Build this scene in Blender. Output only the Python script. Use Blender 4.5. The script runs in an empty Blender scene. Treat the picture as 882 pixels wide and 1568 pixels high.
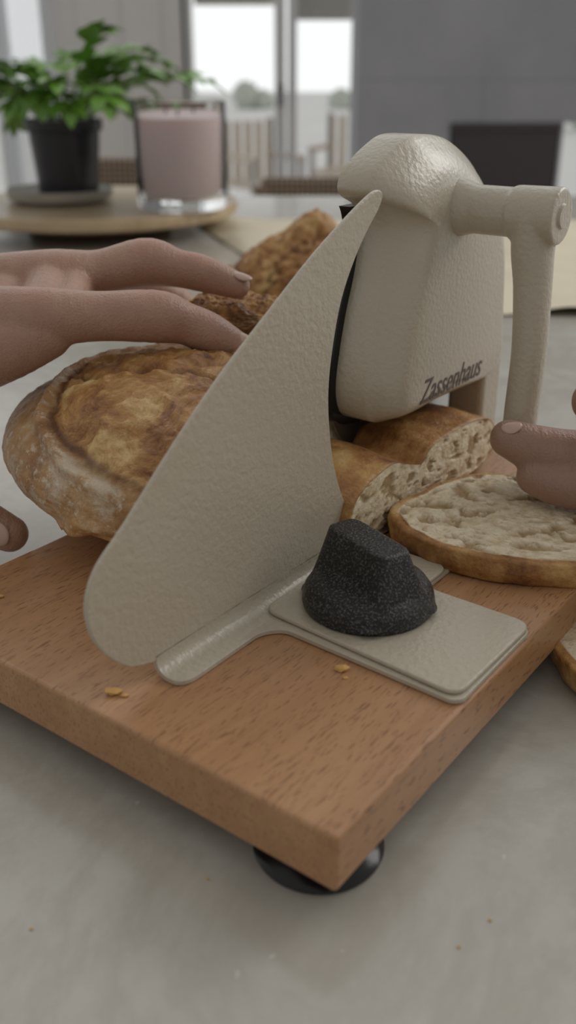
import bpy, bmesh, math, random
import numpy as np
from mathutils import Vector, Matrix, noise
random.seed(4)
scn=bpy.context.scene
scn.view_settings.view_transform='Standard'
scn.view_settings.look='None'
scn.view_settings.exposure=.18
YAW=math.radians(36.8); CY,SY=math.cos(YAW),math.sin(YAW)
OX,OY=.014,.2077
ZT=.0334
def W(x,y,z=0): return Vector((OX+CY*x+SY*y, OY-SY*x+CY*y, z))
# ---------------------------------------------------------------- materials
class N:
    def __init__(s,name):
        s.m=bpy.data.materials.new(name); s.m.use_nodes=True
        s.t=s.m.node_tree; s.b=s.t.nodes['Principled BSDF']; s.tc=s.t.nodes.new('ShaderNodeTexCoord')
    def new(s,k): return s.t.nodes.new(k)
    def link(s,a,b): s.t.links.new(a,b)
    def co(s,scale=(1,1,1),rot=(0,0,0)):
        mp=s.new('ShaderNodeMapping'); mp.inputs['Scale'].default_value=scale; mp.inputs['Rotation'].default_value=rot
        s.link(s.tc.outputs['Object'],mp.inputs[0]); return mp.outputs[0]
    def noise(s,scale,detail=3,rough=.5,c=None,dist=0):
        n=s.new('ShaderNodeTexNoise'); n.inputs['Scale'].default_value=scale; n.inputs['Detail'].default_value=detail
        n.inputs['Roughness'].default_value=rough; n.inputs['Distortion'].default_value=dist
        s.link(c if c else s.tc.outputs['Object'],n.inputs['Vector']); return n.outputs['Fac']
    def voro(s,scale,c=None,feat='F1'):
        n=s.new('ShaderNodeTexVoronoi'); n.feature=feat; n.inputs['Scale'].default_value=scale
        s.link(c if c else s.tc.outputs['Object'],n.inputs['Vector']); return n.outputs['Distance']
    def ramp(s,f,stops):
        r=s.new('ShaderNodeValToRGB'); e=r.color_ramp.elements
        while len(e)<len(stops): e.new(.5)
        for i,(p,c) in enumerate(stops):
            e[i].position=p; e[i].color=(c,c,c,1) if isinstance(c,(int,float)) else (*c,1)
        s.link(f,r.inputs[0]); return r.outputs[0]
    def mix(s,f,a,b,mode='MIX'):
        n=s.new('ShaderNodeMix'); n.data_type='RGBA'; n.blend_type=mode
        for sock,v in ((n.inputs['Factor'],f),(n.inputs[6],a),(n.inputs[7],b)):
            if isinstance(v,(int,float)): sock.default_value=v if sock==n.inputs['Factor'] else (v,v,v,1)
            elif isinstance(v,tuple): sock.default_value=(*v,1)
            else: s.link(v,sock)
        return n.outputs[2]
    def attr(s,name):
        n=s.new('ShaderNodeAttribute'); n.attribute_name=name; return n.outputs['Fac']
    def math(s,op,a,b=0.):
        n=s.new('ShaderNodeMath'); n.operation=op
        for i,v in enumerate((a,b)):
            if isinstance(v,(int,float)): n.inputs[i].default_value=v
            else: s.link(v,n.inputs[i])
        return n.outputs[0]
    def near(s,p,r):
        n=s.new('ShaderNodeVectorMath'); n.operation='DISTANCE'; s.link(s.tc.outputs['Object'],n.inputs[0]); n.inputs[1].default_value=p
        m=s.new('ShaderNodeMapRange'); m.inputs[1].default_value=r; m.inputs[2].default_value=r*.3; s.link(n.outputs['Value'],m.inputs[0]); return m.outputs[0]
    def bump(s,h,dist,strength=1.,prev=None):
        n=s.new('ShaderNodeBump'); n.inputs['Distance'].default_value=dist; n.inputs['Strength'].default_value=strength
        s.link(h,n.inputs['Height'])
        if prev: s.link(prev,n.inputs['Normal'])
        s.link(n.outputs[0],s.b.inputs['Normal']); return n.outputs[0]
    def set(s,color=None,rough=.5,**k):
        if color is not None:
            if isinstance(color,tuple): s.b.inputs['Base Color'].default_value=(*color,1)
            else: s.link(color,s.b.inputs['Base Color'])
        if isinstance(rough,(int,float)): s.b.inputs['Roughness'].default_value=rough
        else: s.link(rough,s.b.inputs['Roughness'])
        for kk,v in k.items(): s.b.inputs[kk.replace('_',' ')].default_value=v
        return s.m
def simple(name,color,rough=.5,var=.12,scale=20,**k):
    n=N(name); f=n.noise(scale,4)
    c=n.mix(f,tuple(x*(1-var) for x in color),tuple(min(1,x*(1+var)) for x in color))
    return n.set(c,rough,**k)

n=N('cream_enamel')
h=n.noise(430,3,.5); big=n.noise(25,2)
c=n.mix(big,(.485,.432,.335),(.52,.468,.37)); n.bump(h,.0010,.5); M_CREAM=n.set(c,.30,Specular_IOR_Level=.5,Coat_Weight=.2,Coat_Roughness=.15)
n=N('black_hammered'); v=n.noise(1100,3,.6)
sp=n.ramp(v,[(.52,0.),(.64,1.)])
c=n.mix(sp,(.007,.007,.008),(.11,.11,.115)); n.bump(v,.0013,.65); M_KNOB=n.set(c,.24)
n=N('black_rubber'); n.bump(n.noise(200),.0002,.3); M_RUB=n.set((.006,.006,.006),.2,Specular_IOR_Level=.4)
n=N('steel'); n.bump(n.noise(60,3,.5,n.co((1,1,30))),.0002,.3); M_STEEL=n.set((.5,.5,.5),.3,Metallic=1.)
# beech
n=N('beech_wood')
g1=n.noise(1,5,.6,n.co((50,5,50)),.6); g2=n.noise(1,2,.5,n.co((1400,150,500)))
g3=n.noise(1,3,.5,n.co((260,10,200)))
base=n.ramp(g1,[(.25,(.405,.210,.098)),(.5,(.465,.252,.122)),(.75,(.525,.30,.152))])
sx=n.new('ShaderNodeSeparateXYZ'); n.link(n.tc.outputs['Object'],sx.inputs[0])
fl=n.math('FLOOR',n.math('MULTIPLY',sx.outputs[0],1/.056))
wn=n.new('ShaderNodeTexWhiteNoise'); wn.noise_dimensions='1D'; n.link(fl,wn.inputs['W'])
base=n.mix(n.math('MULTIPLY',wn.outputs[0],.5),base,(.37,.185,.085))
base=n.mix(n.ramp(g3,[(.45,0.),(.7,.3)]),base,(.32,.155,.07))
fk=n.ramp(g2,[(.58,0.),(.65,1.)])
c=n.mix(n.math('MULTIPLY',fk,.65),base,(.17,.075,.033)); n.bump(fk,.0003,-.4); M_BEECH=n.set(c,.34)
# marble
n=N('honed_marble')
a=n.noise(3.5,8,.62,None,.8); b=n.noise(9,8,.7,None,.6); d=n.noise(160,2,.5)
c=n.ramp(a,[(.3,(.43,.405,.35)),(.5,(.49,.468,.415)),(.7,(.545,.528,.485))])
c=n.mix(n.ramp(b,[(.42,0.),(.5,.5),(.58,0.)]),c,(.37,.34,.285))
c=n.mix(n.ramp(d,[(.72,0.),(.77,.4)]),c,(.75,.74,.72)); n.bump(n.noise(40,6),.0006,.2)
M_MARBLE=n.set(c,.20,Specular_IOR_Level=.65)
def crust_mat(name,loaf):
    n=N(name)
    a=n.noise(45,6,.65); b=n.noise(160,5,.6); f=n.noise(22,8,.8,n.co((1,1.8,1))); bl=n.voro(260)
    base=n.ramp(a,[(.3,(.14,.05,.017)),(.46,(.36,.17,.052)),(.6,(.55,.33,.12)),(.75,(.68,.49,.26))])
    if loaf:
        outer=n.ramp(a,[(.3,(.24,.115,.045)),(.5,(.42,.235,.10)),(.7,(.58,.37,.175))])
        outer=n.mix(n.ramp(f,[(.50,0.),(.62,.62)]),outer,(.70,.62,.50))
        outer=n.mix(n.ramp(n.noise(220,4,.7),[(.56,0.),(.66,.55)]),outer,(.76,.69,.56))
        inner=n.ramp(n.noise(36,8,.75,None,.8),[(.33,(.11,.038,.013)),(.42,(.27,.115,.036)),(.53,(.46,.24,.078)),(.66,(.70,.49,.22))])
        base=n.mix(n.attr('score'),outer,inner)
        base=n.mix(n.attr('lip'),base,(.11,.042,.015))
        lowc=n.ramp(n.noise(70,6,.65),[(.32,(.46,.25,.085)),(.52,(.66,.42,.17)),(.7,(.74,.53,.26))])
        lowc=n.mix(n.ramp(bl,[(.14,.9),(.28,0.)]),lowc,(.84,.76,.60))
        base=n.mix(n.attr('low'),base,lowc)
    cr=n.attr('crumb')
    cc=n.ramp(n.noise(140,6,.7),[(.3,(.60,.46,.28)),(.5,(.80,.69,.49)),(.7,(.90,.82,.64))])
    cc=n.mix(n.ramp(n.noise(320,4,.65),[(.56,0.),(.66,.5)]),cc,(.46,.31,.15))
    cc=n.mix(n.attr('hole'),cc,(.40,.26,.12))
    c=n.mix(cr,base,cc)
    p=n.bump(b,.0018,.75); n.bump(n.noise(600,3),.0006,.7,p)
    return n.set(c,.48,Specular_IOR_Level=.45)
M_LOAF=crust_mat('loaf_crust',True); M_SLICE=crust_mat('slice_crust',False)
def skin_mat(name,joints,dk=1.):
    n=N(name); a=n.noise(70,5,.65); b=n.voro(900)
    c=n.mix(a,tuple(x*dk for x in (.36,.205,.145)),tuple(x*dk for x in (.49,.31,.23)))
    c=n.mix(n.ramp(n.noise(200,4,.7),[(.5,0.),(.7,.22)]),c,tuple(x*dk for x in (.38,.18,.13)))
    tot=None
    for j in joints:
        q=n.near(j,.013); tot=q if tot is None else n.math('MAXIMUM',tot,q)
    c=n.mix(n.math('MULTIPLY',tot,.4),c,tuple(x*dk for x in (.46,.215,.155)))
    wv=n.new('ShaderNodeTexWave'); wv.inputs['Scale'].default_value=85; wv.inputs['Distortion'].default_value=6; wv.inputs['Detail'].default_value=2; wv.inputs['Detail Scale'].default_value=1.5
    n.link(n.tc.outputs['Object'],wv.inputs[0])
    cre=n.math('MULTIPLY',n.math('POWER',wv.outputs['Fac'],2.),tot)
    p=n.bump(b,.0004,.5); p=n.bump(n.noise(1,4,.6,n.co((420,60,90))),.0010,.7,p); n.bump(cre,.0011,-.9,p)
    return n.set(c,.40,Subsurface_Weight=.15,Subsurface_Scale=.005)
M_SKIN=skin_mat('skin',[(.097,-.01,.018),(.118,-.005,.010),(.087,.04,.032),(.114,.04,.028),(.045,-.02,.02)])
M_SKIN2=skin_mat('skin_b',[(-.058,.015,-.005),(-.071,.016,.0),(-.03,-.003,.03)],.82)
M_NAIL=simple('nail',(.56,.38,.31),.28,.05)

# ---------------------------------------------------------------- mesh utils
def link(ob,parent=None):
    scn.collection.objects.link(ob)
    if parent: ob.parent=parent
    return ob
def mesh(name,verts,faces,mat,parent=None,smooth=True,loc=None,rotz=None,attrs=None):
    me=bpy.data.meshes.new(name); me.from_pydata([tuple(v) for v in verts],[],faces); me.update()
    me.materials.append(mat)
    if smooth: me.polygons.foreach_set('use_smooth',[True]*len(me.polygons))
    if attrs:
        for k,vals in attrs.items():
            at=me.attributes.new(k,'FLOAT','POINT'); at.data.foreach_set('value',[float(x) for x in vals])
    bm=bmesh.new(); bm.from_mesh(me); bmesh.ops.recalc_face_normals(bm,faces=bm.faces); bm.to_mesh(me); bm.free()
    ob=bpy.data.objects.new(name,me); link(ob,parent)
    if loc is not None: ob.location=loc
    if rotz is not None: ob.rotation_euler=(0,0,rotz)
    return ob
def empty(name,loc=(0,0,0),rotz=0):
    e=bpy.data.objects.new(name,None); e.empty_display_size=.05; e.location=loc; e.rotation_euler=(0,0,rotz); link(e); return e
def bevel(ob,w,seg=3,ang=40):
    m=ob.modifiers.new('bevel','BEVEL'); m.width=w; m.segments=seg; m.limit_method='ANGLE'; m.angle_limit=math.radians(ang)
    return ob
BF=[(0,1,3,2),(4,6,7,5),(0,4,5,1),(2,3,7,6),(0,2,6,4),(1,5,7,3)]
def box(name,x0,x1,y0,y1,z0,z1,mat,parent=None,bw=0,**k):
    v=[(x,y,z) for x in (x0,x1) for y in (y0,y1) for z in (z0,z1)]
    ob=mesh(name,v,BF,mat,parent,False,**k)
    if bw: bevel(ob,bw)
    return ob
def cat(pts,per=8,closed=False):
    out=[];P=[np.array(p,float) for p in pts];n_=len(P)
    rng=range(n_) if closed else range(n_-1)
    for i in rng:
        if closed: a,b,c,d=P[i-1],P[i],P[(i+1)%n_],P[(i+2)%n_]
        else: a,b,c,d=P[max(i-1,0)],P[i],P[i+1],P[min(i+2,n_-1)]
        for k in range(per):
            t=k/per
            out.append(.5*((2*b)+(-a+c)*t+(2*a-5*b+4*c-d)*t*t+(-a+3*b-3*c+d)*t**3))
    if not closed: out.append(P[-1])
    return out
def prism(name,pts,axis,lo,hi,mat,parent=None,bw=0,seg=3,smooth=False):
    def mk(p,h):
        if axis=='x': return (h,p[0],p[1])
        if axis=='z': return (p[0],p[1],h)
        return (p[0],h,p[1])
    k=len(pts); v=[mk(p,lo) for p in pts]+[mk(p,hi) for p in pts]
    f=[tuple(range(k)),tuple(range(2*k-1,k-1,-1))]+[(i,(i+1)%k,k+(i+1)%k,k+i) for i in range(k)]
    ob=mesh(name,v,f,mat,parent,smooth)
    if bw: bevel(ob,bw,seg,50)
    return ob
def roundpoly(pts,r,seg=6):
    out=[];k=len(pts)
    for i in range(k):
        p=Vector(pts[i]);a=Vector(pts[i-1]);b=Vector(pts[(i+1)%k])
        d1=(a-p);d2=(b-p);rr=min(r,d1.length*.45,d2.length*.45)
        s=p+d1.normalized()*rr;e=p+d2.normalized()*rr
        for j in range(seg+1):
            t=j/seg; out.append(tuple((1-t)**2*s+2*t*(1-t)*p+t*t*e))
    return out
def lathe(name,prof,mat,parent=None,seg=64,loc=None):
    v=[];f=[]
    for r,z in prof:
        for i in range(seg):
            t=2*math.pi*i/seg; v.append((r*math.cos(t),r*math.sin(t),z))
    for j in range(len(prof)-1):
        for i in range(seg):
            a=j*seg+i;b=j*seg+(i+1)%seg; f.append((a,b,b+seg,a+seg))
    if prof[0][0]>1e-4: f.append(tuple(range(seg))[::-1])
    if prof[-1][0]>1e-4: f.append(tuple(range((len(prof)-1)*seg,len(prof)*seg)))
    ob=mesh(name,v,f,mat,parent,True,loc=loc); 
    m=ob.modifiers.new('es','EDGE_SPLIT'); m.split_angle=math.radians(50)
    return ob
def ico(sub):
    bm=bmesh.new(); bmesh.ops.create_icosphere(bm,subdivisions=sub,radius=1)
    v=np.array([x.co[:] for x in bm.verts]); f=[tuple(q.index for q in p.verts) for p in bm.faces]; bm.free(); return v,f
IV,IF=ico(3)
def organic(name,chains,mat,parent=None,voxel=.0012,smooth=8,extra=None,scale=(1,1,1)):
    V=[];F=[]
    def add(c,r,sc):
        o=len(V)*len(IV); V.append(IV*np.array(sc)*r+np.array(c)); F.extend([(a+o,b+o,c_+o) for a,b,c_ in IF])
    for ch in chains:
        sc=scale
        if isinstance(ch,tuple): ch,sc=ch
        P=cat([(*p,r) for p,r in ch],10)
        last=None
        for q in P:
            if last is None or np.linalg.norm(q[:3]-last)>q[3]*.22:
                add(q[:3],q[3],sc); last=q[:3]
    V=np.concatenate(V).tolist()
    if extra:
        for ev,ef in extra:
            o=len(V); V+= [list(x) for x in ev]; F+= [tuple(i+o for i in ff) for ff in ef]
    ob=mesh(name,V,F,mat,parent)
    m=ob.modifiers.new('r','REMESH'); m.mode='VOXEL'; m.voxel_size=voxel; m.use_smooth_shade=True
    m=ob.modifiers.new('s','SMOOTH'); m.factor=.5; m.iterations=smooth
    return ob
# ================================================================ SLICER
S=empty('bread_slicer',(OX,OY,0),-YAW)
box('beech_board',-.214,0,0,.335,.012,ZT,M_BEECH,S,.0016)
for i,(fx,fy) in enumerate([(-.0225,.0235),(-.19,.024),(-.0235,.31),(-.19,.31)]):
    lathe('suction_foot_%d'%(i+1),[(.0212,0),(.0217,.0012),(.0198,.003),(.012,.006),(.009,.0125)],M_RUB,S,48,(fx,fy,0))
fen=[(.0262,.0405),(.015,.0445),(.006,.053),(.000,.063),(-.002,.073),(-.0005,.081),(.005,.089),(.018,.0985),(.037,.114),(.054,.127),(.072,.1395),(.095,.1535),(.119,.168),(.140,.179),(.158,.1872),(.166,.1893),(.1695,.187),(.167,.182),(.159,.1745),(.150,.164),(.1415,.150),(.136,.132),(.1335,.114),(.135,.096),(.139,.079),(.147,.061),(.158,.047)]
out=[tuple(p) for p in cat(fen,4)]+[(.165,.0415),(.029,.0415)]
XB=-.0975
prism('guard_plate',out,'x',XB-.0009,XB+.0009,M_CREAM,S,.0006,3)
v=[];f=[]
ys=[.0272,.0276,.0285,.030,.032,.035]+list(np.linspace(.04,.165,20)); th=.0018
R=.007; cx_,cz_=XB-.0009+R,ZT+.0003+R
L=None
for y in ys:
    e_=-.0842 if y>=.035 else -.0842-.0052*(1-math.sqrt(max(0,1-((.035-y)/.0078)**2)))
    prof=[(XB-.0009,cz_+.002)];pin=[(XB-.0009+th,cz_+.002)]
    for k in range(11):
        a=math.radians(9*k)
        prof.append((cx_-R*math.cos(a),cz_-R*math.sin(a))); pin.append((cx_-(R-th)*math.cos(a),cz_-(R-th)*math.sin(a)))
    prof.append((e_,ZT+.0003)); pin+=[(e_-.0006,ZT+.0021),(e_-.0001,ZT+.0018)]
    loop=prof+pin[::-1]; L=len(loop)
    v+= [(a,y,b) for a,b in loop]
for j in range(len(ys)-1):
    for i in range(L): f.append((j*L+i,j*L+(i+1)%L,(j+1)*L+(i+1)%L,(j+1)*L+i))
f.append(tuple(range(L))); f.append(tuple(range((len(ys)-1)*L,len(ys)*L)))
mesh('guard_bend',v,f,M_CREAM,S).modifiers.new('es','EDGE_SPLIT').split_angle=math.radians(40)
foot=[(-.0870,.060),(-.0846,.064),(-.0836,.072),(-.078,.0785),(-.004,.076),(-.001,.079),(-.001,.134),(-.006,.138),(-.05,.139),(-.05,.165),(-.0870,.165)]
prism('guard_foot',roundpoly(foot,.004),'z',ZT+.0003,ZT+.00212,M_CREAM,S,.0003,2)
up=[(-.0925,.0835),(-.0025,.0775),(-.0015,.137),(-.05,.138),(-.05,.160),(-.0925,.160)]
prism('slide_plate',roundpoly(up,.007),'z',ZT+.0023,ZT+.0042,M_CREAM,S,.0007,3)
def ring_cone(prof,cx,cy,seg=48):
    v=[];f=[]
    for r,z in prof:
        for i in range(seg):
            t=2*math.pi*i/seg; v.append((cx+r*math.cos(t),cy+r*math.sin(t),z))
    for j in range(len(prof)-1):
        for i in range(seg):
            a=j*seg+i;b=j*seg+(i+1)%seg; f.append((a,b,b+seg,a+seg))
    f.append(tuple(range(seg))[::-1]); f.append(tuple(range((len(prof)-1)*seg,len(prof)*seg))); return v,f
z0=ZT+.0042
base=ring_cone([(.0262,z0),(.0268,z0+.003),(.0260,z0+.0068),(.0236,z0+.0104),(.019,z0+.0128),(.010,z0+.0145)],0,0)
def wing(n_=12):
    v=[];f=[]
    for k in range(n_+1):
        t=k/n_; l=.0246-.0040*t-.0022*t*t; w=.0208-.0134*(t**.5); z=z0+.002+.0268*t
        for i in range(32):
            a=2*math.pi*i/32; ca,sa=math.cos(a),math.sin(a); e_=.34
            v.append((math.copysign(abs(ca)**e_,ca)*l-.0016*t,math.copysign(abs(sa)**e_,sa)*w,z))
    for k in range(n_):
        for i in range(32): f.append((k*32+i,k*32+(i+1)%32,k*32+32+(i+1)%32,k*32+32+i))
    f.append(tuple(range(32))[::-1]); f.append(tuple(range(n_*32,n_*32+32))); return v,f
kb=organic('adjusting_knob',[[((-.004,0,z0+.004),.003),((.004,0,z0+.004),.003)]],M_KNOB,S,.0007,5,[base,wing()])
kb.location=(-.061,.112,0)
kb.rotation_euler=(0,0,math.radians(-20))
# housing
left=[(.2241,.2065),(.2080,.2022),(.1925,.1943),(.1875,.1872),(.1905,.1825),(.2010,.1775),(.2065,.167),(.2035,.1484),(.1972,.1305),(.1922,.1116),(.1898,.0957),(.1925,.084),(.200,.078),(.217,.0755),(.245,.075),(.28,.075)]
right=[(.306,.076),(.3175,.082),(.3205,.092),(.3180,.1071),(.3155,.1294),(.3110,.1528),(.3030,.1700),(.2900,.1850),(.2720,.1965),(.2500,.2045)]
oa=np.array(cat(left+right,8,True)); K=len(oa)
AY,AZ=.2476,.174
def inset(d,topk=0,sm=None):
    P=oa.copy()
    for i in range(K):
        c_=np.array([AY,min(max(oa[i,1],.115),.160)]); dd=c_-oa[i]; dd/=np.linalg.norm(dd)
        w=1+topk*min(1,max(0,(oa[i,1]-.15)/.035)); P[i]=oa[i]+dd*d*w
    for _ in range((1+int(max(0,d)*1500)) if sm is None else sm): P=(np.roll(P,1,0)+2*P+np.roll(P,-1,0))/4
    return P
lay=[(-.131,0,0),(-.1155,0,0),(-.1143,.0005,.4),(-.1130,.0015,.6),(-.1105,.0026,.8),(-.1075,.0042,1.),(-.1045,.0064,1.),(-.1022,.0090,1.),(-.1008,.0120,1.),(-.1000,.0155,1.)]
v=[];f=[]
for x,d,tk in lay: v+= [(x,p[0],p[1]) for p in inset(d,tk)]
for j in range(len(lay)-1):
    for i in range(K): f.append((j*K+i,j*K+(i+1)%K,(j+1)*K+(i+1)%K,(j+1)*K+i))
f.append(tuple(range(K))); f.append(tuple(range((len(lay)-1)*K,len(lay)*K)))
mesh('gear_housing',v,f,M_CREAM,S).modifiers.new('es','EDGE_SPLIT').split_angle=math.radians(60)
lo_=[p for p in inset(-.0052,0,2) if p[1]<.178]
prism('blade_gasket',[tuple(p) for p in lo_],'x',-.1370,-.131,M_RUB,S)
rb=ring_cone([(.083,-.0005),(.083,.0005)],0,0,96)
bl=mesh('round_blade',rb[0],rb[1],M_STEEL,S,False); bl.rotation_euler=(0,math.pi/2,0); bl.location=(-.1385,.270,.116)
box('pedestal',-.128,-.106,.300,.322,ZT,.090,M_CREAM,S,.003)
def cyl_x(x0,x1,r0,r1,y,z,seg=40):
    v=[(x,y+r*math.cos(2*math.pi*i/seg),z+r*math.sin(2*math.pi*i/seg)) for x,r in ((x0,r0),(x1,r1)) for i in range(seg)]
    f=[(i,(i+1)%seg,seg+(i+1)%seg,seg+i) for i in range(seg)]+[tuple(range(seg))[::-1],tuple(range(seg,2*seg))]
    return v,f
hub=cyl_x(-.106,-.053,.0110,.0110,AY,AZ); cap=cyl_x(-.074,-.0515,.0121,.0125,AY,AZ); flare=cyl_x(-.106,-.094,.0145,.0112,AY,AZ)
arm=[((-.0635,AY,AZ-.002),.0128),((-.0635,AY,AZ-.015),.0120),((-.0618,.2478,.142),.0108),((-.0600,.2474,.113),.0102),((-.0598,.2455,.085),.0100),((-.0592,.243,.067),.0098)]
organic('crank_arm',[(arm,(.80,1,1))],M_CREAM,S,.0009,5,[hub,cap,flare])
sc=cyl_x(-.0518,-.0504,.0058,.005,AY,AZ); mesh('crank_screw',*sc,M_CREAM,S,False)
organic('crank_handle',[[((-.055,.246,.064),.0075),((-.03,.246,.064),.008),((.0,.246,.064),.0095),((.02,.246,.064),.009)]],M_RUB,S,.0012,5)
M_INK=simple('lettering_ink',(.10,.07,.062),.5)
tx=bpy.data.curves.new('lettering','FONT'); tx.body='Zassenhaus'; tx.size=.0165; tx.shear=.45; tx.extrude=.00015
to=bpy.data.objects.new('lettering',tx); link(to,S); to.rotation_euler=(math.pi/2,0,math.pi/2); to.location=(-.0999,.2165,.0855); to.scale=(.84,1.0,1); tx.materials.append(M_INK)

# ================================================================ BREAD
def sstep(a,b,x):
    t=min(1,max(0,(x-a)/(b-a))); return t*t*(3-2*t)
def fr(p,s,o=4): return noise.fractal(Vector(p)*s,1.0,2.0,o)
LV,LF=ico(7)
def loaf(name,c,R,cut=False,mask=True,seed=0,tilt=0,parent=None,rough=1.,allscore=0.,low_=1.,tip=0):
    V=[];sc=[];lip=[];low=[];cr=[];ho=[]
    for p in LV:
        x,y,z=p; 
        px,py,pz=x*R[0],y*R[1],z*R[2]
        if pz<0: px*=1-.08*(z*z); py*=1-.08*(z*z)
        nn=fr((x+seed,y,z),1.6,2)*.0012*rough+fr((x,y+seed,z),12,4)*.0006*rough
        if pz< -R[2]*.86: pz=-R[2]*.86-(abs(pz)-R[2]*.86)*.12; nn*=.3
        s=allscore;l=0.
        if allscore:
            nn+=fr((px*60,py*60,pz*60+seed),1,4)*.003; l=sstep(.25,.5,fr((px*80,py*80,seed),1,3))*.8
        if tip: nn+=tip*math.exp(-((x-.15)**2+(y+.1)**2)/.10)*(1 if z>0 else 0)
        if mask:
            ex,ey=(px-.020)/.087,(py+.010)/.076
            wob=fr((x,y,z),3,3)*.035
            e=math.sqrt(ex*ex+ey*ey)+wob
            if z>-.35:
                s=(1-sstep(.965,.995,e))*sstep(-.35,-.15,z)
                side=sstep(.25,-.45,ex*.85+ey*.2)
                l=math.exp(-((e-.958)/.020)**2)*(.2+.8*side)*sstep(-.35,-.1,z)
                ridge=math.exp(-((e-1.015)/.028)**2) if e>.985 else math.exp(-((e-.985)/.010)**2)*.3
                nn+= side*.0042*ridge -.0014*math.exp(-((e-.95)/.03)**2)*side
                rd=1-abs(fr((px*60+5,py*95,pz*60+seed),1,4))*1.8
                rd2=fr((px*22,py*50,pz*26),1,3)
                nn+=s*(.0022*rd+.0026*rd2+.0026*(1-e*e))
                for off,am in ((.024,1.),(-.014,.6),(-.040,.8)):
                    t=math.exp(-((py+off-.3*px+fr((x,y,z),5,3)*.010)/.0022)**2)*s*am
                    nn-=.003*t; l=max(l,t*.7)
        n3=Vector((x/R[0],y/R[1],z/R[2])).normalized()
        px+=n3.x*nn;py+=n3.y*nn;pz+=n3.z*nn
        lo=(1-sstep(-.50,-.05,z+fr((x,y,z),3)*.16))*low_
        c_=0.;h_=0.
        if cut:
            ct=.0755-.042*sstep(-.030,-.018,py)
            if px>ct:
                px=ct+fr((0,py*90,pz*90),1,3)*.0008; c_=1.
                h_=sstep(.25,.4,fr((3,py*110,pz*110),1,3))
        V.append((px,py,pz)); sc.append(s);lip.append(min(1,l*.9));low.append(lo*.9*(1-s*.6));cr.append(c_);ho.append(h_)
    return mesh(name,V,LF,M_LOAF,parent,True,c,-YAW+tilt,{'score':sc,'lip':lip,'low':low,'crumb':cr,'hole':ho})
LC=W(-.176,.150,.0680)
loaf('bread_loaf',LC,(.108,.090,.0400),cut=True)
loaf('bread_loaf.001',(.012,.90,.048),(.074,.052,.044),False,True,5.,tilt=1.0,rough=3.5,tip=.022)
loaf('bread_crust_piece',(-.030,.516,.1120),(.036,.022,.0105),False,False,3.,tilt=.7,rough=2,allscore=1.,low_=0.)
def slab(name,outl,th,seed,loc,rot,rim=.955,round_=.15,taper=0,rel=1.,hs=1.):
    O_=np.array(cat(outl,10,True)); k=len(O_); cen=O_.mean(0); V=[];F=[];cr=[];ho=[]
    R=60
    ymin,ymax=O_[:,1].min(),O_[:,1].max()
    def put(rr,z,c_):
        o=len(V)
        for p in O_:
            q=cen+(p-cen)*rr
            if taper:
                w=sstep(.35,1.,z/th); g=sstep(.25,.9,(q[1]-ymin)/(ymax-ymin)); q=(q[0],q[1]-(q[1]-ymin)*taper*w*g)
            V.append([q[0],q[1],z]); cr.append(c_);ho.append(0.)
        return o
    rows=[]
    for j in range(1,R+1): rows.append((j/R*.99,th,1. if j/R<rim else 0.,True))
    for t in np.linspace(0,1,17)[1:-1]:
        rows.append((1+ .02*math.sin(math.pi*t)-round_*.1*t,th*(1-t),0.,False))
    for j in range(R//4,0,-1): rows.append((j/(R//4)*(.99-round_*.1),0,0. if j==R//4 else 1.,False))
    for rr,z,c_,top in rows:
        o=put(rr,z,c_)
        for i in range(k):
            x,y,zz=V[o+i]
            if top and c_>0:
                wx=x+fr((x*30,y*30,seed),1,2)*.006
                h=fr((wx*80*hs+seed,y*125*hs,seed),1,4); h2=fr((x*230,y*230,seed),1,3)
                hh=sstep(.20,.30,h); V[o+i][2]-=(hh*.0020+h2*.0006+fr((x*40,y*40,seed),1,2)*.0008)*rel; ho[o+i]=min(1,hh*.85+.3*sstep(.2,.4,h2))
            elif c_==0:
                w=1+fr((x*60+seed,y*60,z*60),1,4)*.03; V[o+i][0]=cen[0]+(x-cen[0])*w; V[o+i][1]=cen[1]+(y-cen[1])*w
                if taper and V[o+i][1]<ymin: V[o+i][1]=ymin
    n_=len(rows)
    for j in range(n_-1):
        for i in range(k): F.append((j*k+i,j*k+(i+1)%k,(j+1)*k+(i+1)%k,(j+1)*k+i))
    V.append([cen[0],cen[1]*(1-taper*.2),th]);cr.append(1.);ho.append(0.);a=len(V)-1
    V.append([cen[0],cen[1],0]);cr.append(1.);ho.append(0.);b=len(V)-1
    for i in range(k): F.append((a,i,(i+1)%k)); F.append((b,(n_-1)*k+(i+1)%k,(n_-1)*k+i))
    ob=mesh(name,V,F,M_SLICE,None,True,loc,None,{'crumb':cr,'hole':ho}); ob.rotation_euler=rot; return ob
so=[(-.064,-.002),(-.060,-.022),(-.040,-.040),(-.008,-.050),(.033,-.050),(.062,-.036),(.070,-.008),(.060,.024),(.040,.042),(.030,.052),(.012,.050),(.004,.040),(-.012,.041),(-.03,.034),(-.050,.016)]
slab('bread_slice',so,.012,1.,(.111,.404,ZT+.0015),(math.radians(2),math.radians(1),0),rim=.945)
so3=[(-.046,.0),(-.042,-.026),(-.022,-.046),(.01,-.05),(.04,-.04),(.05,0),(.042,.035),(.015,.046),(-.02,.042),(-.04,.024)]
slab('bread_slice.001',so3,.013,7.,(.1585,.343,.0088),(math.radians(-3),math.radians(-10),math.radians(10)),rim=.93)
co=[(0,0),(.05,-.0005),(.10,0),(.128,.002),(.139,.010),(.137,.022),(.127,.031),(.108,.0350),(.085,.0355),(.066,.034),(.055,.026),(.046,.028),(.030,.0365),(.010,.035),(-.004,.028),(-.008,.012)]
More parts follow.
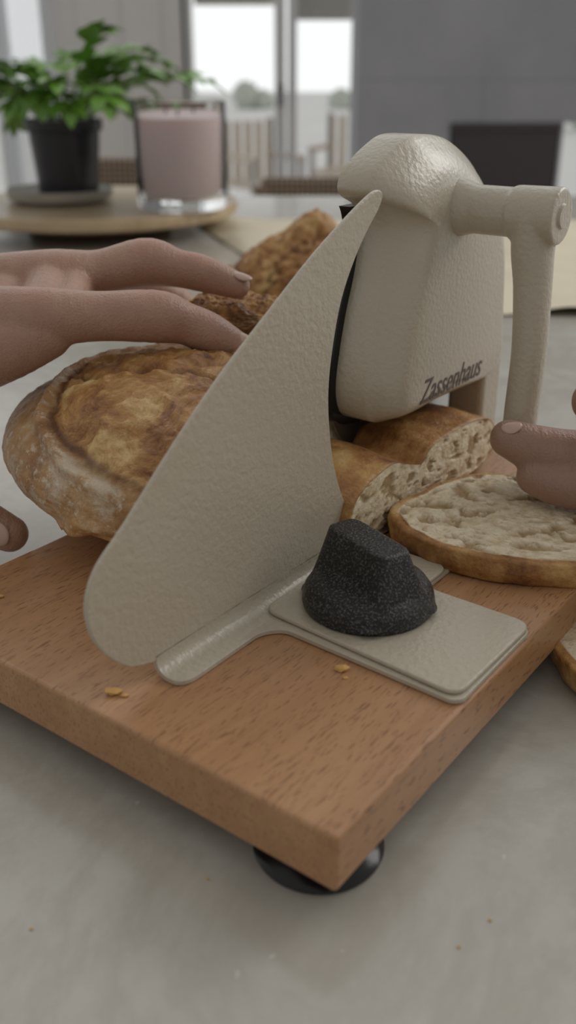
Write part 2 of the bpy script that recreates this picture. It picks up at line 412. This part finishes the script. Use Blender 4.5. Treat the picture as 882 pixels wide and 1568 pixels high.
ck=slab('bread_heel',co,.041,3.,(0,0,0),(0,0,0),round_=1.0,taper=.10,rim=.97,rel=.5,hs=1.2)
Mx=Matrix(((0,0,1),(1,0,0),(0,1,0))).to_4x4()
ck.matrix_world=Matrix.Translation(W(-.133,.152,ZT+.002))@Matrix.Rotation(-YAW,4,'Z')@Mx
V=[];F=[];cv,cf=ico(1)
for i in range(30):
    if i<4: P,r=[((-.102,.0111),.0026),((-.098,.012),.0012),((-.0457,.0711),.0022),((-.19,.03),.0014)][i]; p=W(*P,ZT+r*.4)
    elif i<22: p=W(random.uniform(-.2,-.01),random.uniform(.01,.2),ZT+.0003);r=random.uniform(.0003,.0008)
    else: p=Vector((random.uniform(-.1,.12),random.uniform(.15,.24),.0004));r=random.uniform(.0003,.0005)
    o=len(V)
    for q in cv:
        k_=random.uniform(.6,1.25); V.append(tuple(p+Vector((q[0]*r*1.5*k_,q[1]*r*.9*k_,q[2]*r*.55))))
    F+=[tuple(a+o for a in t) for t in cf]
mesh('bread_crumbs',V,F,simple('crumb_mat',(.66,.38,.12),.7),None,False)
# ================================================================ HANDS
H=empty('hand',(-.16,.46,.12))
def hw(ch): return [((p[0]+.16,p[1]-.46,p[2]-.12),r) for p,r in ch]
hand=[hw(c) for c in [
 [((-.215,.48,.112),.024),((-.165,.452,.122),.019),((-.118,.440,.128),.0146),((-.09,.444,.128),.0118),((-.0625,.450,.1265),.0126),((-.05,.4535,.1225),.0103),((-.0385,.456,.117),.0102),((-.0245,.4585,.1092),.0076)],
 [((-.215,.49,.115),.024),((-.165,.482,.130),.018),((-.120,.484,.138),.0142),((-.096,.492,.1395),.0112),((-.0728,.50,.1428),.0125),((-.058,.50,.1400),.0098),((-.0443,.50,.1372),.0095),((-.0255,.50,.1305),.0068)],
 [((-.215,.50,.110),.022),((-.16,.515,.122),.017),((-.12,.525,.124),.0125),((-.085,.545,.121),.0108),((-.06,.552,.108),.0088),((-.05,.555,.094),.007)],
 [((-.215,.50,.105),.02),((-.16,.54,.112),.015),((-.125,.553,.110),.0112),((-.10,.568,.106),.0092),((-.082,.573,.093),.0076),((-.075,.575,.082),.006)],
 [((-.215,.47,.104),.026),((-.165,.447,.110),.0235),((-.135,.438,.116),.018),((-.112,.438,.122),.0125)],
 [((-.205,.462,.098),.022),((-.192,.43,.082),.0155),((-.170,.407,.061),.0118),((-.147,.4,.046),.0112),((-.1285,.399,.036),.0085)],
 [((-.42,.54,.07),.038),((-.31,.51,.096),.031),((-.245,.495,.106),.0265),((-.21,.485,.110),.025)],
 [((-.18,.455,.125),.016),((-.165,.482,.13),.016),((-.162,.515,.122),.015)],
 [((-.14,.448,.122),.0145),((-.138,.482,.130),.0145),((-.138,.52,.12),.012)],
 [((-.118,.442,.127),.0125),((-.118,.462,.1315),.0125),((-.12,.482,.136),.0125)],
 [((-.106,.444,.128),.010),((-.106,.466,.132),.0095),((-.108,.484,.136),.010)],
]]
organic('hand_skin',hand,M_SKIN,H,.0011,5)
def nail(name,p,n_,d,parent,off,r=(.0055,.0042,.0012)):
    n_=Vector(n_).normalized(); d=Vector(d).normalized(); s_=n_.cross(d).normalized(); d=s_.cross(n_)
    m=Matrix((d,s_,n_)).transposed()
    V=[]
    for q in IV:
        a=Vector((q[0]*r[0],q[1]*r[1],q[2]*r[2]-.8*q[1]*q[1]*r[1]*.35)); V.append(tuple(m@a+Vector(p)-Vector(off)))
    mesh(name,V,IF,M_NAIL,parent)
nail('nail_index',(-.0232,.4560,.1160),(.35,-.25,.9),(1,.1,-.6),H,(-.16,.46,.12))
nail('nail_middle',(-.0235,.4975,.1366),(.3,-.1,.95),(1,0,-.35),H,(-.16,.46,.12))
nail('nail_thumb',(-.133,.3905,.0405),(-.25,-1,.15),(.75,0,-.5),H,(-.16,.46,.12),(.0065,.0055,.0014))
off2=(.19,.40,.08)
H2=empty('hand.001',off2)
def fing(x,R,a0,a1,r0,r1,n_=7):
    out=[]
    for k in range(n_):
        t=k/(n_-1);a=math.radians(a0+(a1-a0)*t); p=W(x+.004*t,.246+R*math.cos(a),.068+R*math.sin(a)); out.append((tuple(p),r0+(r1-r0)*t))
    return out
ch=[
 [((.206,.418,.082),.0165),((.173,.420,.072),.0160),((.150,.417,.0675),.0142),((.134,.4148,.068),.0136),((.119,.416,.0710),.0120),((.1035,.420,.0760),.0090)],
 [((.206,.405,.075),.016),((.168,.402,.0600),.0130),((.143,.402,.0585),.0116),((.126,.405,.0590),.0104),((.115,.410,.0610),.0088)],
 [((.206,.418,.085),.0165)]+fing(.018,.0205,60,290,.0125,.009),
 [((.218,.407,.08),.0165)]+fing(.036,.0205,60,290,.012,.0085),
 [((.223,.396,.08),.0155)]+fing(.053,.019,60,280,.0105,.0075),
 [((.223,.390,.092),.018),((.184,.392,.098),.015),((.158,.400,.1005),.0128),((.1365,.410,.0975),.0102)],
 [((.206,.418,.085),.02),((.223,.407,.085),.022),((.262,.385,.083),.026),((.30,.357,.08),.027),((.40,.28,.075),.033)],
 [((.223,.39,.082),.022),((.262,.374,.08),.026)],
]
organic('hand_skin',[[((p[0]-off2[0],p[1]-off2[1],p[2]-off2[2]),r) for p,r in c] for c in ch],M_SKIN2,H2,.0012,4)
nail('nail_index',(.1030,.4155,.0836),(-.3,-.35,.9),(-1,.2,-.1),H2,off2,(.0048,.0038,.001))

# ================================================================ ROOM
box('kitchen_counter',-1.3,1.7,-.35,2.06,-.04,0,M_MARBLE,None,.004)
M_CAB=simple('cabinet_paint',(.45,.44,.42),.5)
box('counter_cabinet',-1.2,1.6,-.2,1.8,-.92,-.0405,M_CAB,None,.003)
n=N('oak_floor'); c=n.ramp(n.noise(1,5,.6,n.co((1.5,18,1))),[(.3,(.38,.31,.24)),(.7,(.48,.41,.33))]); M_FL=n.set(c,.4)
box('floor',-3,4,-2,6.2,-.97,-.92,M_FL)
M_WALL=simple('wall_paint',(.80,.79,.775),.7,.04,3)
n=N('grey_plaster'); c=n.ramp(n.noise(2.2,7,.65),[(.3,(.37,.38,.42)),(.7,(.46,.47,.51))]); n.bump(n.noise(30,6),.003,.3); M_PLAS=n.set(c,.7)
M_FRAME=simple('window_frame_paint',(.80,.81,.81),.45,.04)
WY0,WY1=6.0,6.15
box('wall_back',-1.36,-.575,WY0,WY1,-.92,1.7,M_WALL)
box('wall_back.001',.40,.9,WY0,WY1,-.92,1.7,M_WALL)
for i,x in enumerate((-1.2,-.95,-.72)): box('trim_%d'%(i+1),x-.006,x+.006,WY0-.012,WY0,-.92,1.7,M_FRAME)
def win(name,x0,x1,z0,z1,fw=.045,handle=False,yy=WY0):
    e=empty(name,(0,0,0))
    box('stile_l',x0,x0+fw,yy,yy+.08,z0,z1,M_FRAME,e,.004); box('stile_r',x1-fw,x1,yy,yy+.08,z0,z1,M_FRAME,e,.004)
    box('rail_b',x0,x1,yy,yy+.08,z0,z0+.08,M_FRAME,e,.004); box('rail_t',x0,x1,yy,yy+.08,z1-.06,z1,M_FRAME,e,.004)
    if handle: box('handle',x1-.035,x1-.02,yy-.04,yy,.05,.17,simple('handle_metal',(.1,.1,.1),.3),e,.004)
win('door_1',-.60,-.015,-.92,1.7,.06,True)
win('door_2',.0,.42,-.92,1.7,.05)
win('window_1',-1.62,-1.36,-.92,1.7,.03)
win('added_window',-3.0,-1.64,-.92,1.7,.05)  # unseen window, added in place of wall to let in more back light
M_SH=simple('shade_fabric',(.72,.71,.66),.8,.1,8); M_SH2=simple('shade_stripe',(.55,.54,.50),.8)
for nm,x0,x1,zb in (('window_shade',.05,.37,.50),('window_shade.001',-.53,-.07,.575)):
    e=empty(nm); box('cloth',x0,x1,6.11,6.12,zb,1.6,M_SH,e)
    for k in range(int((x1-x0)/.045)): box('stripe',x0+.045*k,x0+.045*k+.02,6.10,6.11,zb,1.6,M_SH2,e)
V=[];F=[];nx=60
for j in range(2):
    for i in range(nx): V.append((-1.66+.36*i/nx,5.93+.018*math.sin(i*.9),-.9+2.6*j))
F=[(i,i+1,nx+i+1,nx+i) for i in range(nx-1)]
n=N('sheer_curtain'); M_CUR=n.set((.80,.84,.90),.8); n.b.inputs['Alpha'].default_value=.45
mesh('sheer_curtain',V,F,M_CUR)
cb=empty('wall_chimney_breast')
CY0,CY1=4.6,5.1
box('wall_upper',.305,2.6,CY0,CY1,.025,1.7,M_PLAS,cb)
box('wall_pier',.305,.727,CY0,CY1,-.92,.025,M_PLAS,cb)
box('wall_pier',1.222,1.236,CY0,CY1,-.92,.025,M_PLAS,cb)
box('wall_pier',1.9,2.6,CY0,CY1,-.92,.025,M_PLAS,cb)
M_J=simple('joint',(.31,.32,.35),.8)
for z in (.20,): box('joint',.305,2.6,CY0-.001,CY0,z,z+.003,M_J,cb)
box('joint',.86,.863,CY0-.001,CY0,.025,.2,M_J,cb)
fp=empty('fireplace')
M_FB=simple('firebox_black',(.07,.062,.065),.35)
box('firebox_back',.727,1.222,CY0+.12,CY0+.16,-.92,.025,M_FB,fp)
box('firebox_frame',.727,1.222,CY0-.012,CY0+.12,-.005,.025,M_FB,fp)
box('glass_front',.735,1.215,CY0,CY0+.01,-.9,-.005,M_FB,fp)
M_OUT=simple('outdoor_paving',(.84,.84,.83),.8,.12,.6)
box('ground',-30,30,6.2,70,-1.1,-1.0,M_OUT)
M_HEDGE=simple('hazed_tree_leaves',(.66,.71,.64),.9,.2,1.5)  # distance haze is painted into this pale leaf colour
for i,(x,y,r,zc) in enumerate([(-1.5,38,.5,-.60),(-.9,38,.38,-.75),(2.0,38,.5,-.85),(7.8,24,1.3,-.3)]):
    V=[tuple(Vector(q)*r*(1+.25*fr(q,2.5,3))) for q in ico(4)[0]]
    t=mesh('garden_tree' if i==0 else 'garden_tree.%03d'%i,V,ico(4)[1],M_HEDGE); t.location=(x,y,zc)
M_PF=simple('patio_metal',(.48,.46,.44),.6); M_PW=simple('patio_wood',(.62,.54,.45),.7)
def patio_chair(name,x,y,r):
    e=empty(name,(x,y,-1.0),r)
    for sx_ in (-.22,.22):
        box('leg_f',sx_-.02,sx_+.02,-.24,-.2,0,.62,M_PF,e); box('leg_b',sx_-.02,sx_+.02,.2,.24,0,.90,M_PF,e); box('arm',sx_-.03,sx_+.03,-.24,.24,.6,.64,M_PW,e)
    box('seat',-.24,.24,-.24,.24,.40,.44,M_PW,e)
    for k in range(5): box('slat',-.2+.1*k-.03,-.2+.1*k+.03,.2,.22,.44,.88,M_PW,e)
patio_chair('patio_chair',-.20,8.0,.6); patio_chair('patio_chair.001',.50,9.0,-.4)
n=N('wicker'); a=n.new('ShaderNodeTexWave'); a.inputs['Scale'].default_value=25; n.link(n.tc.outputs['Object'],a.inputs[0]); b=n.new('ShaderNodeTexWave'); b.bands_direction='Z'; b.inputs['Scale'].default_value=25; n.link(n.tc.outputs['Object'],b.inputs[0])
hh=n.math('MULTIPLY',a.outputs['Fac'],b.outputs['Fac']); c=n.mix(hh,(.14,.095,.065),(.50,.39,.28)); n.bump(hh,.004,.8); M_WICK=n.set(c,.7)
def chair(name,x,y,zt,w,rz=0):
    e=empty(name,(x,y,-.92),rz); h=zt+.92; wo=simple('chair_wood',(.25,.18,.13),.5)
    for sx_ in (-1,1):
        box('leg_front',sx_*w-.016,sx_*w+.016,.34,.372,0,h-.28,wo,e,.004); box('leg_rear',sx_*w-.016,sx_*w+.016,-.03,.0,0,h-.02,wo,e,.004)
    box('seat',-w,w,-.03,.37,h-.30,h-.26,M_WICK,e,.01); box('back',-w,w,-.025,.005,h-.20,h,M_WICK,e,.014); box('stretcher',-w,w,.345,.365,.25,.275,wo,e,.003)
chair('wicker_chair',.085,2.45,.0,.15); chair('wicker_chair.001',-.38,2.45,.045,.19)
n=N('turntable_wood'); c=n.ramp(n.noise(1,5,.6,n.co((6,70,20))),[(.3,(.44,.32,.18)),(.7,(.60,.46,.30))]); M_TW=n.set(c,.25)
M_DW=simple('dark_wood',(.17,.10,.06),.5)
T=empty('lazy_susan',(-.305,1.60,0))
lathe('foot',[(.10,.0),(.115,.004),(.11,.018),(.09,.022)],M_DW,T,64)
lathe('tray',[(.10,.022),(.205,.022),(.221,.027),(.224,.037),(.221,.044),(.214,.042),(0,.041)],M_TW,T,96)
SA=lathe('plant_saucer',[(.07,0),(.082,.003),(.085,.013),(.083,.018),(.078,.014),(0,.012)],simple('saucer_stone',(.38,.35,.31),.6),None,64,(-.368,1.615,.0445))
P=empty('potted_plant',(-.352,1.61,.0572))
lathe('pot',[(.045,0),(.047,.001),(.055,.09),(.060,.092),(.061,.108),(.056,.109),(.055,.098),(0,.096)],simple('pot_dark',(.018,.018,.026),.35),P,64)
n=N('leaf'); c=n.mix(n.noise(18,3),(.05,.15,.02),(.24,.46,.06)); M_LEAF=n.set(c,.35,Specular_IOR_Level=.6); 
V=[];F=[]
def leaf(p,d,up,l,w):
    d=d.normalized(); s_=d.cross(up).normalized(); u_=s_.cross(d)
    o=len(V); prof_=[(0,.08),(.2,.7),(.45,1),(.7,.85),(.88,.45),(1,.02)]
    for t,ww in prof_:
        c_=p+d*l*t-u_*l*.22*t*t
        V.extend([tuple(c_-s_*w*ww+u_*w*.25*ww),tuple(c_),tuple(c_+s_*w*ww+u_*w*.25*ww)])
    for k in range(5):
        for m_ in range(2): a=o+k*3+m_; F.append((a,a+1,a+4,a+3))
random.seed(11)
for i in range(44):
    az=random.uniform(0,2*math.pi)
    ln=random.uniform(.10,.18); spread=random.uniform(.25,1.0); droop=random.uniform(.1,.75)
    if i<8:
        az=[0.0,-.1,.2,3.1,2.9,3.4,-.3,.1][i]; ln,spread,droop=[(.21,1.2,.35),(.19,1.3,1.2),(.17,.9,.4),(.17,1.,.4),(.16,1.,.9),(.18,.8,.3),(.17,1.4,1.3),(.18,1.3,.8)][i]
    p=Vector((.03*math.cos(az),.03*math.sin(az),.10)); d=Vector((math.cos(az)*spread,math.sin(az)*spread,1.1)).normalized()
    nseg=9
    for k in range(nseg):
        q=p+d*ln/nseg; w_=.0022
        s_=d.cross(Vector((0,0,1))); s_=s_.normalized() if s_.length>.01 else Vector((1,0,0))
        u_=s_.cross(d); o=len(V)
        for b_ in (p,q):
            for an in (0,2.09,4.19): V.append(tuple(b_+(s_*math.cos(an)+u_*math.sin(an))*w_))
        for m_ in range(3): F.append((o+m_,o+(m_+1)%3,o+3+(m_+1)%3,o+3+m_))
        if k>3:
            for sg in (-1,1):
                if random.random()<.15: continue
                dd=d*.9+s_*sg*random.uniform(.5,1)+Vector((0,0,random.uniform(-.3,.4)))
                leaf(q,dd,u_+Vector((random.uniform(-.3,.3),random.uniform(-.3,.3),.3)),random.uniform(.03,.048),random.uniform(.008,.0125))
        p=q; d=(d+Vector((math.cos(az)*.06,math.sin(az)*.06,-.16*droop*(1+k*.25)))).normalized()
    leaf(p,d,Vector((0,0,1)),.045,.011)
mesh('foliage',V,F,M_LEAF,P)
C=empty('candle_jar',(-.158,1.50,.0455))
n=N('clear_glass'); M_GL=n.set((.97,.97,.97),.03,Transmission_Weight=1.,IOR=1.3)
lathe('glass',[(0,.0),(.062,.0),(.066,.004),(.067,.01),(.067,.148),(.065,.149),(.064,.147),(.064,.022),(.060,.018),(0,.017)],M_GL,C,64)
lathe('wax',[(.0,.019),(.060,.019),(.0632,.024),(.0632,.125),(.062,.127),(0,.125)],simple('pink_wax',(.80,.66,.67),.55,.05,15,Subsurface_Weight=.2),C,64)
for i,(a_,b_) in enumerate(((-.02,0),(.02,.01),(0,-.022))):
    lathe('wick_%d'%(i+1),[(.0012,.124),(.0012,.136)],M_RUB,C,8,(a_,b_,0))
V=[];F=[];nx,ny=50,50
c4=[Vector((-.17,1.70)),Vector((.55,1.68)),Vector((.42,.99)),Vector((.05,.99))]
for j in range(ny):
    for i in range(nx):
        a_,b_=i/(nx-1),j/(ny-1); q=(c4[0]*(1-a_)+c4[1]*a_)*(1-b_)+(c4[3]*(1-a_)+c4[2]*a_)*b_
        V.append((q.x,q.y,.002+max(0,.006+.016*fr((q.x*7,q.y*7,1),1,2)) if 0<i<nx-1 else .0015+.004*abs(fr((q.x*9,q.y*9,2),1,2))))
F=[(j*nx+i,j*nx+i+1,(j+1)*nx+i+1,(j+1)*nx+i) for j in range(ny-1) for i in range(nx-1)]
mesh('parchment_paper',V,F,simple('parchment',(.70,.63,.47),.6,.06,5))
# ================================================================ LIGHT
w=bpy.data.worlds.new('World'); scn.world=w; w.use_nodes=True; nt=w.node_tree; bg=nt.nodes['Background']
tc=nt.nodes.new('ShaderNodeTexCoord'); sp=nt.nodes.new('ShaderNodeSeparateXYZ'); rp=nt.nodes.new('ShaderNodeValToRGB')
mr=nt.nodes.new('ShaderNodeMapRange'); mr.inputs[1].default_value=-1; mr.inputs[2].default_value=1
nt.links.new(tc.outputs['Generated'],sp.inputs[0]); nt.links.new(sp.outputs[1],mr.inputs[0]); nt.links.new(mr.outputs[0],rp.inputs[0]); nt.links.new(rp.outputs[0],bg.inputs[0])
e=rp.color_ramp.elements; e[0].position=0; e[0].color=(.29,.285,.275,1); e[1].position=.97; e[1].color=(.88,.90,.90,1)
m_=e.new(.6); m_.color=(.44,.43,.415,1)
bg.inputs[1].default_value=1.0
def area(name,loc,tgt,size,power,col=(1,1,1)):
    l=bpy.data.lights.new(name,'AREA'); l.shape='RECTANGLE'; l.size,l.size_y=size; l.energy=power; l.color=col
    o=bpy.data.objects.new(name,l); link(o); o.location=loc; o.rotation_euler=(Vector(tgt)-Vector(loc)).to_track_quat('-Z','Y').to_euler()
area('window_light',(1.9,1.5,1.3),(.1,.4,.05),(1.4,1.0),15,(1,.98,.95))
# ================================================================ CAMERA
cam=bpy.data.cameras.new('camera'); co_=bpy.data.objects.new('camera',cam); link(co_)
cam.sensor_fit='VERTICAL'; cam.sensor_height=24; cam.lens=24*1460/1568
co_.location=(0,0,.232); pitch=math.atan(674/1460); co_.rotation_euler=(math.pi/2-pitch,0,0)
cam.clip_start=.02; cam.dof.use_dof=True; cam.dof.focus_distance=.405; cam.dof.aperture_fstop=5.0
scn.camera=co_
